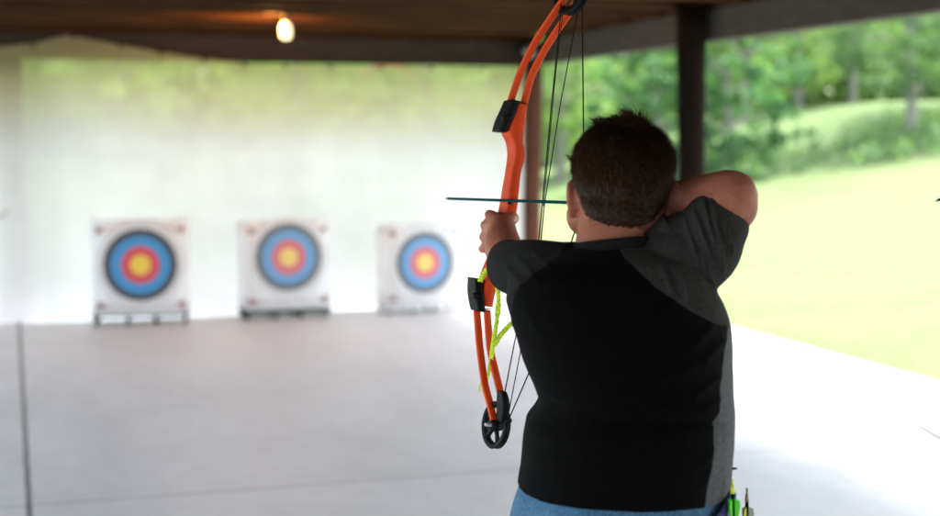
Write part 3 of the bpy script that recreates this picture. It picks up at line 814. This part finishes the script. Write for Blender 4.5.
# standing tufts at the crown
for (tx, ty, lean, cnt, ln) in ((633, 124, -.45, 90, .036), (640, 126, .0, 50, .026), (603, 127, -.6, 80, .024), (616, 122, -.2, 40, .014), (652, 134, .5, 34, .018), (666, 150, .7, 30, .016), (574, 160, -.8, 30, .012)):
    for k in range(cnt):
        p0 = P(tx + random.gauss(0, 2.2), ty + random.gauss(0, 1.5), 2.335 + random.gauss(0, .008))
        u_ = Vector((lean + random.gauss(0, .25), random.gauss(0, .25), .9)).normalized(); p1 = p0 + u_ * ln * .6 * random.uniform(.6, 1); p2 = p1 + (u_ + Vector((lean * 1.3, 0, -.25))).normalized() * ln * .5
        w = Vector((.0007, 0, .0002)); a = [hb.verts.new(p0 - w), hb.verts.new(p0 + w), hb.verts.new(p1 + w * .8), hb.verts.new(p1 - w * .8), hb.verts.new(p2)]
        hb.faces.new(a[:4]); hb.faces.new((a[3], a[2], a[4]))
mh = mat('brown_hair', (.04, .02, .012), .5); t = NT(mh); v = t.coord()
t.l(t.ramp(t.noise(160, v, 3), [(.3, (.009, .0042, .0023)), (.72, (.066, .034, .018))]), t.b.inputs['Base Color'])
t.b.inputs['Specular IOR Level'].default_value = .1
obj('hair', hb, mh, person)
bm.free()

# T-shirt
def hem_z(cx, sy):   # hem: lower at the back than at the sides
    back = max(0, -sy)
    return -.001 * back ** .8 + (-.006 * max(0, cx))
sb = bmesh.new()
loft(sb, [ell_ring(y, xl, xr, DB, b) for y, xl, xr, b in TORSO] + [ell_ring(482, 517, 727, DB, .169, dz=lambda a, b_: hem_z(a, b_) * .4), ell_ring(484.5, 517, 725.5, DB, .168, dz=lambda a, b_: hem_z(a, b_))])
tube(sb, [pt(585, 270, 2.33), pt(548, 268, 2.335), pt(528, 268, 2.375), pt(513.5, 268, 2.45), pt(508.5, 261.5, 2.515)], [.040, .0465, .0475, .045, .0395], 24, 5)
tube(sb, [pt(600, 262, 2.33), pt(560, 262, 2.33), pt(530, 266, 2.35)], [.034, .034, .040], 20, 4)
tube(sb, [pt(628, 272, 2.335), pt(660, 268, 2.33), pt(697, 255, 2.325), pt(713, 230, 2.315), pt(721, 216, 2.308), pt(726.5, 206, 2.306), pt(729, 201, 2.306)], [.050, .066, .0635, .0570, .0515, .041, .028], 26, 5)
tube(sb, [pt(620, 262, 2.335), pt(648, 248, 2.335), pt(674, 236, 2.33)], [.045, .034, .046], 20, 4)
ellipsoid(sb, pt(662, 255, 2.335), (.05, .05, .05)); ellipsoid(sb, pt(682, 243, 2.33), (.05, .05, .05))
# collar ring round the neck
ringc = pt(611, 247, 2.334)
tube(sb, [ringc + Vector((0, 0, -.03)), ringc + Vector((0, 0, -.006)), ringc + Vector((0, 0, .006))], [.074, .0665, .0645], 28, 2)
sb = voxel(sb, .0029, 14, .5)
me_s = bpy.data.meshes.new('t_shirt'); sb.normal_update()
co = np.array([v_.co[:] for v_ in sb.verts]); no = np.array([v_.normal[:] for v_ in sb.verts])
px, py, D = project(co)
def seg_d(x0, y0, x1, y1):
    dx, dy = x1 - x0, y1 - y0; L2 = dx * dx + dy * dy
    tt = np.clip(((px - x0) * dx + (py - y0) * dy) / L2, 0, 1)
    sd = ((px - x0) * dy - (py - y0) * dx) / math.sqrt(L2)
    return np.hypot(px - (x0 + tt * dx), py - (y0 + tt * dy)), tt, sd
disp = np.zeros(len(co))
backw = np.clip(-no[:, 1] * 1.2 + .5, 0, 1)
FOLDS = [  # x0 y0 x1 y1 amp(mm) width(px)
    (704, 196, 716, 252, 3.2, 3.2), (712, 195, 724, 276, 3.4, 3.4), (694, 207, 712, 262, 2.8, 3.2), (684, 214, 700, 268, 2.2, 3.0), (671, 262, 686, 302, 2.4, 3.6),
    (720, 210, 734, 256, 2.4, 2.6), (660, 264, 676, 304, 1.6, 3.4), (700, 250, 716, 296, 2.6, 3.4), (728, 214, 740, 240, 2.0, 2.4), 
    (538, 402, 600, 412, -3.8, 5), (733, 422, 640, 424, -5.5, 4.5), (640, 424, 590, 420, -2.6, 5), (733, 412, 650, 409, 3.5, 6),
    (728, 335, 700, 366, 3.0, 5), (700, 366, 655, 384, 2.4, 6), (726, 372, 690, 400, 2.8, 5), (690, 400, 650, 408, 2.0, 6), (727, 396, 700, 412, 2.2, 4), (716, 322, 690, 350, 2.4, 5),
    (536, 388, 560, 398, 2.2, 4), (524, 430, 560, 440, 2.0, 5), (522, 455, 570, 470, 1.8, 5), (560, 300, 600, 330, 1.6, 7), (520, 300, 550, 350, 1.8, 6), (505, 262, 525, 292, 2.4, 4), (515, 256, 540, 282, 2.4, 4), (530, 250, 556, 270, 1.8, 4),
    (720, 440, 700, 470, 2.0, 5), (716, 460, 700, 492, 1.6, 4), (640, 470, 600, 490, 1.5, 6)]
for x0, y0, x1, y1, amp, w in FOLDS:
    d_, tt, _ = seg_d(x0, y0, x1, y1)
    disp += amp * (.0030 if x0 > 640 and y1 < 310 else .0012) * np.exp(-(d_ / (w * (.62 if x0 > 640 and y1 < 310 else .85))) ** 1.8) * np.clip(np.sin(np.pi * np.clip(tt, .02, .98)) * 1.6, 0, 1) * backw
_dc = np.minimum.reduce([seg_d(*q_)[0] for q_ in ((700, 186, 723, 196), (723, 196, 738, 212), (738, 212, 746, 236))]); disp *= np.clip((_dc - 3) / 12, .05, 1)
nz = np.array([noise.noise(Vector((c_[0] * 9, c_[1] * 9, c_[2] * 16))) + .5 * noise.noise(Vector((c_[0] * 24, c_[1] * 24, c_[2] * 30))) for c_ in co])
disp += .0021 * nz
co2 = co + no * disp[:, None]
for v_, c_ in zip(sb.verts, co2): v_.co = c_
# colour field: 0 black body, 1 charcoal raglan sleeve (right), 2 side panel  -> signed distances in attributes
def side_of(poly):   # signed distance-ish to polyline (positive to the right/up side)
    best = np.full(len(co), 1e9); sg = np.zeros(len(co))
    for (a, b_) in zip(poly, poly[1:]):
        d_, tt, s_ = seg_d(*a, *b_); m_ = d_ < best
        best = np.where(m_, d_, best); sg = np.where(m_, np.sign(s_), sg)
    return best * sg
rag_r = side_of([(612, 236), (624, 258), (655, 287), (690, 311), (714, 324), (750, 330)])
rag_l = side_of([(480, 338), (509, 318), (516, 290), (533, 274), (556, 258), (572, 238)])
pan = side_of([(735, 296), (728, 325), (724, 350), (721.5, 372), (717.5, 410), (714, 428), (712, 460), (706, 498), (704, 515)])
l0 = sb.verts.layers.float.new('raglan'); l1 = sb.verts.layers.float.new('panel'); l2 = sb.verts.layers.float.new('raglan_far')
for i, v_ in enumerate(sb.verts):
    v_[l0] = rag_r[i] if px[i] > 600 else -9; v_[l2] = rag_l[i] if px[i] < 590 else -9; v_[l1] = pan[i] if py[i] > 296 else -9
mt = mat('jersey_cloth', (.01, .01, .01), .85); t = NT(mt); v = t.coord()
at_ = lambda n_: t.n('ShaderNodeAttribute', attribute_name=n_).outputs['Fac']
def step(f, w=.6):
    r_ = t.n('ShaderNodeMapRange'); r_.inputs['From Min'].default_value = -w; r_.inputs['From Max'].default_value = w; t.l(f, r_.inputs['Value']); return r_.outputs[0]
weave_or_haze = t.noise(420, v, 2); heather = t.noise(160, v, 3)
blk = t.ramp(heather, [(.3, (.0013, .0013, .0013)), (.7, (.0027, .0027, .0027))])
chr_ = t.ramp(heather, [(.3, (.027, .0255, .0235)), (.7, (.042, .0395, .0365))])
gry = t.ramp(heather, [(.3, (.078, .080, .084)), (.7, (.118, .122, .127))])
c = t.mix(step(at_('raglan_far')), blk, t.ramp(heather, [(.3, (.011, .011, .0105)), (.7, (.019, .019, .018))])); c = t.mix(step(at_('raglan')), c, chr_); c = t.mix(step(at_('panel')), c, gry)
# stitched seams
for nm in ('raglan', 'panel', 'raglan_far'):
    s_ = t.math('LESS_THAN', t.math('ABSOLUTE', at_(nm)), .55); c = t.mix(t.math('MULTIPLY', s_, .6), c, (.004, .004, .004))
t.l(c, t.b.inputs['Base Color']); t.bump(weave_or_haze, .25, .001)
t.b.inputs['Specular IOR Level'].default_value = .05
t.b.inputs['Sheen Weight'].default_value = .015
obj('t_shirt', sb, mt, person)
cb = bmesh.new(); prv = None; first_ = None
for a in np.linspace(0, 2 * math.pi, 56, endpoint=False):       # ribbed crew collar
    o_ = Vector((math.cos(a), math.sin(a), 0)); cc = ringc + Vector((o_.x * .0645, o_.y * .066, .002 - .008 * o_.y + .006 * o_.x))
    ring_ = [cb.verts.new(cc + o_ * (.0042 * math.cos(q_)) + Vector((0, 0, .0095 * math.sin(q_)))) for q_ in np.linspace(0, 2 * math.pi, 10, endpoint=False)]
    if prv: [cb.faces.new((prv[j], prv[(j + 1) % 10], ring_[(j + 1) % 10], ring_[j])) for j in range(10)]
    else: first_ = ring_
    prv = ring_
for j in range(10): cb.faces.new((prv[j], prv[(j + 1) % 10], first_[(j + 1) % 10], first_[j]))
bmesh.ops.recalc_face_normals(cb, faces=cb.faces)
obj('collar', cb, noisy('black_rib_knit', (.006, .006, .006), (.016, .0155, .015), 300, .9, .3), person)

# jeans
jb = bmesh.new()
loft(jb, [ell_ring(y, xl, xr, DB, b) for y, xl, xr, b in ((478, 526, 722, .160), (490, 517, 722, .168), (512, 510.5, 723, .174), (540, 507, 725, .174), (575, 509, 726, .158), (600, 516, 720, .125))])
for s, px_ in ((-1, 570), (1, 672)):
    c = P(px_, 590, DB)
    tube(jb, [Vector((c.x, c.y, c.z + .05)), Vector((c.x + s * .004, c.y, c.z - .14)), Vector((c.x + s * .014, c.y + .0, .42)), Vector((c.x + s * .02, c.y - .01, .24)), Vector((c.x + s * .025, c.y, .03))],
         [.097, .094, .074, .070, .062], 20, 5)
jb = voxel(jb, .006, 5, .5); jb.normal_update()
for v_ in jb.verts:
    v_.co += v_.normal * (.003 * noise.noise(Vector((v_.co.x * 14, v_.co.y * 14, v_.co.z * 26))))
mj = mat('denim', (.04, .11, .2), .85); t = NT(mj); v = t.coord()
n1 = t.noise(10, v, 5); n2 = t.noise(300, t.scaled(v, (1, 1, .3)), 2)
c = t.ramp(n1, [(.3, (.014, .085, .18)), (.7, (.035, .16, .29))]); c = t.mix(.3, c, t.ramp(n2, [(.35, (.01, .04, .09)), (.65, (.16, .32, .42))]))
t.l(c, t.b.inputs['Base Color']); t.bump(n2, .4, .002)
obj('jeans', jb, mj, person)
for s, px_ in ((-1, 570), (1, 672)):
    c = P(px_, 590, DB); x = c.x + s * .03
    b = bmesh.new()
    prof = [(-.085, .030, .05), (-.075, .036, .075), (-.03, .04, .085), (.03, .044, .07), (.09, .046, .055), (.14, .04, .045), (.165, .025, .03)]
    rings = []
    for dy, w, h in prof:
        rings.append([Vector((x + w * math.cos(a) * (1 if abs(math.cos(a)) > .9 else 1), c.y + .01 + dy, max(0.001, h / 2 + h / 2 * (abs(math.sin(a)) ** .6) * (1 if math.sin(a) > 0 else -1)))) for a in np.linspace(0, 2 * math.pi, 20, endpoint=False)])
    loft(b, rings); bmesh.ops.recalc_face_normals(b, faces=b.faces); obj('shoe', b, noisy('grey_canvas', (.1, .1, .11), (.16, .16, .17), 50, .8, .2), person)

# hip quiver with belt, two spare arrows and a small black clip
qp = P(738, 545, 2.30)
qv = thing('hip_quiver', 'blue purple belt and quiver worn at the right hip', 'quiver', (qp.x, qp.y, 0.45))
b = bmesh.new()
ring = []
for a in np.linspace(-1.25, 1.25, 40):
    tilt = math.cos(a)
    ring.append((a, tilt))
rings = []
for (off, out) in ((.016, .0), (.017, .0035), (-.017, .0035), (-.016, .0)):
    rr_ = []
    for a, tl in ring:
        c = P(620, 508, DB); w_ = 102.5 * DB / F + out + .006; d_ = .172 + out + .006
        x = w_ * abs(math.cos(a)) ** .85 * (1 if math.cos(a) > 0 else -1); y = d_ * abs(math.sin(a)) ** .85 * (1 if math.sin(a) > 0 else -1)
        lift = .040 * max(0, math.cos(a)) ** 3 - .02 * (1 - max(0, math.cos(a)) ** 3)
        rr_.append(c + Vector((x, y, lift + off)))
    rings.append(rr_)
_v = [[b.verts.new(p) for p in r_] for r_ in rings]
for _a, _b in zip(_v, _v[1:] + _v[:1]):
    for j in range(len(_a) - 1): b.faces.new((_a[j], _a[j + 1], _b[j + 1], _b[j]))
bmesh.ops.recalc_face_normals(b, faces=b.faces)
mb = noisy('purple_blue_webbing', (.045, .05, .18), (.09, .10, .28), 120, .8, .5)
obj('belt', b, mb, qv)
b = bmesh.new(); tube(b, [P(742, 640, 2.33), P(740, 545, 2.29), P(739.5, 532, 2.287), P(739.4, 531, 2.287)], [.036, .040, .041, .036], 20)
obj('quiver_tube', b, M['black_plastic'], qv)
b = bmesh.new(); box(b, P(729, 520, 2.30) + Vector((-.008, -.02, -.05)), P(729, 520, 2.30) + Vector((.008, .02, .05)), None, .004); obj('belt_loop', b, mb, qv)
make_arrow(P(732.5, 484.5, 2.22), P(737, 800, 2.28), 'spare arrow with neon green vanes in the hip quiver', M['shaft_black'], [M['vane_green']] * 3, M['vane_yellow'], 'spare arrows in the quiver', .05, .0118)
make_arrow(P(747, 493, 2.30), P(743, 810, 2.35), 'spare arrow with yellow and white vanes in the hip quiver', M['shaft_black'], [M['vane_white'], M['vane_yellow'], M['vane_yellow']], M['nock_gold'], 'spare arrows in the quiver', .05, .0118)
b = bmesh.new(); tube(b, [P(726, 468.5, 2.33), P(731, 468.5, 2.325), P(737, 468.4, 2.325)], [.004, .0028, .0013], 8); ellipsoid(b, P(729.5, 468.5, 2.327), (.0032, .003, .003))
tag(obj('clip_pin', b, M['black_plastic']), 'tiny black pin sticking out at the right side of the shirt hem', 'pin')

# pale metal stand foot at the right edge
f0 = G(918, 424); f1 = G(946, 440); f2 = G(960, 404)
ft = thing('bow_stand', 'pale grey metal floor stand cut off by the right edge', 'stand', (f1.x, f1.y, 0))
for pts in ([(917, 423.5), (930, 431), (944, 439), (975, 455)], [(931, 420), (938, 415), (952, 406), (975, 392)]):
    b = bmesh.new(); tube(b, [G(a, c_, .013) for a, c_ in pts], [.011, .012, .013, .013], 10, 2, round_caps=True); obj('foot_bar', b, M['grey_paint'], ft)
b = bmesh.new(); g_ = G(968, 440); tube(b, [G(946, 440, .02), g_ + Vector((.02, 0, .25)), g_ + Vector((.06, 0, .9))], [.012, .012, .012], 10); obj('upright', b, M['grey_paint'], ft)

# ------------------------------------------------------------------ trees and woods
def leaf_mat(name, c1, c2, c3):
    m = bpy.data.materials.new(name); m.use_nodes = True; t = NT(m); t.N.remove(t.b)
    f = t.n('ShaderNodeAttribute', attribute_name='tint').outputs['Fac']
    c = t.ramp(f, [(.1, c1), (.5, c2), (.9, c3)])
    df = t.n('ShaderNodeBsdfDiffuse'); tl = t.n('ShaderNodeBsdfTranslucent'); t.l(c, df.inputs[0])
    t.l(t.mix(1.0, c, (1.0, 1.15, .5), 'MULTIPLY'), tl.inputs[0])
    gl = t.n('ShaderNodeBsdfGlossy'); gl.inputs['Roughness'].default_value = .34
    a = t.n('ShaderNodeMixShader'); a.inputs[0].default_value = .52; t.l(df.outputs[0], a.inputs[1]); t.l(tl.outputs[0], a.inputs[2])
    b = t.n('ShaderNodeMixShader'); b.inputs[0].default_value = .015; t.l(a.outputs[0], b.inputs[1]); t.l(gl.outputs[0], b.inputs[2])
    t.l(b.outputs[0], t.out.inputs['Surface']); return m
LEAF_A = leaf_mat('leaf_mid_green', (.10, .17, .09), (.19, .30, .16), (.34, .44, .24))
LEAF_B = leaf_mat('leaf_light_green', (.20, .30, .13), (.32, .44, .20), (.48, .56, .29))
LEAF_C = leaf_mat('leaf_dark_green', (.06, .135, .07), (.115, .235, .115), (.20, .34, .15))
BARK = noisy('bark', (.14, .13, .12), (.32, .30, .27), 6, .9, .6, (6, 6, 1))
def leaves(bm, clumps, per, size):
    """clumps: list of (centre, radius, tint); builds all leaf quads at once"""
    lay = bm.verts.layers.float.get('tint') or bm.verts.layers.float.new('tint')
    for c, r, tint in clumps:
        for _ in range(per):
            d = Vector(np.random.normal(0, 1, 3)).normalized() * r * random.uniform(.35, 1) ** .6; d.z *= .7
            p = Vector(c) + d
            x = Vector(np.random.normal(0, 1, 3)); x.normalize(); y = x.cross(Vector(np.random.normal(0, 1, 3)))
            if y.length < 1e-3: continue
            y.normalize(); s = size * random.uniform(.6, 1.3)
            vs = [bm.verts.new(p + x * s), bm.verts.new(p + y * s * .55), bm.verts.new(p - x * s), bm.verts.new(p - y * s * .55)]
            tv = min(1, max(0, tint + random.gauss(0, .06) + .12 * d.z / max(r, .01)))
            for q_ in vs: q_[lay] = tv
            bm.faces.new(vs)
def make_tree(name, h, w, crown_lo, lm, seed, nclump=150, per=26, leaf=.16):
    """returns a tree at the origin"""
    random.seed(seed); np.random.seed(seed)
    root = thing(name, '', 'tree', (0, 0, 0))
    bm = bmesh.new(); r0 = h * .019
    tp = [Vector((0, 0, -.3)), Vector((.05, 0, h * .2)), Vector((-.1, .1, h * .45)), Vector((.1, 0, h * .7)), Vector((0, 0, h * .93))]
    tube(bm, tp, [r0 * 1.3, r0, r0 * .75, r0 * .45, r0 * .1], 10, 4)
    clumps = []
    for k in range(16):
        z = h * random.uniform(max(crown_lo - .05, .12), .85); a = k * 2.4 + random.random(); f = (z / h - crown_lo) / (1 - crown_lo)
        L = w * (.45 + .55 * math.sin(math.pi * min(1, max(.12, f * .85 + .15)))) * random.uniform(.6, 1.0)
        b0 = Vector((0, 0, z)); b1 = b0 + Vector((math.cos(a) * L * .5, math.sin(a) * L * .5, L * .22)); b2 = b0 + Vector((math.cos(a) * L, math.sin(a) * L, L * .3))
        tube(bm, [b0, b1, b2], [r0 * .4, r0 * .24, r0 * .06], 7, 3)
    trunk = obj('trunk', bm, BARK, root)
    for k in range(nclump):
        z = random.uniform(crown_lo, 1.0); prof = math.sin(math.pi * (.12 + .86 * (z - crown_lo) / (1 - crown_lo))) ** .7
        a = random.uniform(0, 2 * math.pi); rr_ = w * prof * math.sqrt(random.uniform(.12, 1)) * (1 + .25 * noise.noise(Vector((math.cos(a) * 2, math.sin(a) * 2, z * 5 + seed))))
        c = Vector((rr_ * math.cos(a), rr_ * math.sin(a), z * h)); r = h * random.uniform(.035, .075)
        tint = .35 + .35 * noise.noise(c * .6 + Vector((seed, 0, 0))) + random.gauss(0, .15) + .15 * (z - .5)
        clumps.append((c, r, tint))
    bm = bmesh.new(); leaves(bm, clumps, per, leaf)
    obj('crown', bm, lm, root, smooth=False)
    return root
def place(root, px, D, scale, rot, label):
    x = (px - 470) / F * D
    root.matrix_basis = Matrix.Translation((x, D, zter(x, D))) @ Matrix.Rotation(rot, 4, 'Z') @ Matrix.Diagonal((scale, scale, scale, 1)); root['label'] = label
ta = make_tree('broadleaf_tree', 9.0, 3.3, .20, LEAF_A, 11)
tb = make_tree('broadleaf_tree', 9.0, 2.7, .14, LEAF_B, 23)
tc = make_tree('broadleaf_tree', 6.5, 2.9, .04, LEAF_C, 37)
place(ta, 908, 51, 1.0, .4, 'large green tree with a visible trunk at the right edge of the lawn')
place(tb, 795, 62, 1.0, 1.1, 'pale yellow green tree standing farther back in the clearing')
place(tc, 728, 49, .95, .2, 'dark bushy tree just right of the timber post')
def again(src, px, D, s, rot, label):
    x = (px - 470) / F * D
    return dup(src, (x, D, zter(x, D)), rot, label, s)
again(ta, 985, 56, 1.1, 2.2, 'green tree cut off by the right edge behind the large tree')
again(ta, 850, 66, 1.05, 3.3, 'mid green tree behind the clearing, left of the large tree')
again(tb, 745, 66, 1.05, 4.0, 'light green tree rising behind the dark bushy tree')
again(tc, 655, 50, .85, 2.6, 'dark leafy shrub between the post and the archer head')
again(tb, 600, 60, 1.0, .9, 'light green tree seen between bowstring and post')
again(tb, 560, 56, .95, 5.1, 'light green tree just right of the bow limb')
again(ta, 690, 70, 1.1, 1.9, 'tall green tree hidden mostly by the timber post')
again(tb, 120, 47, 1.0, 2.0, 'light green tree behind the netting at far left')
again(tb, 300, 50, .95, .3, 'light green tree behind the netting above the middle target')
again(tb, 430, 52, .95, 1.3, 'light green tree behind the netting beside the upper bow limb')
random.seed(91); np.random.seed(91)
bm = bmesh.new(); cl = []
for k in range(2600):
    y = random.uniform(70, 92); x = random.uniform(-44, 46); z = zter(x, y) + (random.uniform(0, 15) if k % 2 else random.uniform(0, 7))
    tint = .45 + .5 * noise.noise(Vector((x * .16, z * .22, y * .1))) + random.gauss(0, .08)
    cl.append(((x, y, z), random.uniform(.9, 1.7), tint))
for k in range(500):
    y = random.uniform(70, 84); x = random.uniform(-34, 40)
    cl.append(((x, y, zter(x, y) + random.uniform(0, 3.5)), random.uniform(.9, 1.5), random.uniform(.15, .5)))
leaves(bm, cl, 22, .42)
tag(obj('far_woods', bm, LEAF_B, smooth=False), 'light green mass of woods closing off the far side of the clearing', 'woods', kind='stuff')
bm = bmesh.new(); cl = []
for k in range(170):
    px_ = random.uniform(640, 980); y = random.uniform(46.5, 54); x = (px_ - 470) / F * y
    if 770 < px_ < 850 and random.random() < .85: continue
    cl.append(((x, y, zter(x, y) + random.uniform(.0, .5)), random.uniform(.35, .75), random.uniform(.2, .6)))
leaves(bm, cl, 26, .13)
tag(obj('undergrowth', bm, LEAF_A, smooth=False), 'low green undergrowth along the far edge of the lawn', 'undergrowth', kind='stuff')

# ------------------------------------------------------------------ light
EL, AZ = R(64), R(62)         # sun ahead of the camera and to the right, softened by haze
w = bpy.data.worlds.new('World'); SC.world = w; w.use_nodes = True
nt = w.node_tree; bg = nt.nodes['Background']; sky = nt.nodes.new('ShaderNodeTexSky'); sky.sky_type = 'NISHITA'; sky.sun_disc = False
sky.sun_elevation = EL; sky.sun_rotation = AZ; sky.air_density = 1.0; sky.dust_density = 1.6; sky.ozone_density = .6
hz = nt.nodes.new('ShaderNodeHueSaturation'); hz.inputs['Saturation'].default_value = .55; hz.inputs['Value'].default_value = 1.15   # milky haze
nt.links.new(sky.outputs[0], hz.inputs['Color']); nt.links.new(hz.outputs[0], bg.inputs['Color']); bg.inputs['Strength'].default_value = .15
sd = bpy.data.lights.new('sun', 'SUN'); sd.energy = 3.8; sd.angle = R(28); sd.color = (1, .97, .91)
so = bpy.data.objects.new('sun', sd); COL.objects.link(so)
ldir = Vector((math.sin(AZ) * math.cos(EL), math.cos(AZ) * math.cos(EL), math.sin(EL)))
so.rotation_euler = ldir.to_track_quat('Z', 'Y').to_euler(); so.location = ldir * 60

SC.view_settings.view_transform = 'Standard'; SC.view_settings.look = 'None'; SC.view_settings.exposure = 0; SC.view_settings.gamma = 1
SC.render.engine = 'CYCLES'; SC.cycles.film_exposure = 5.3   # the photographer exposed for the shaded interior
SC.cycles.max_bounces = 10; SC.cycles.diffuse_bounces = 6; SC.cycles.transparent_max_bounces = 16; SC.cycles.use_denoising = True
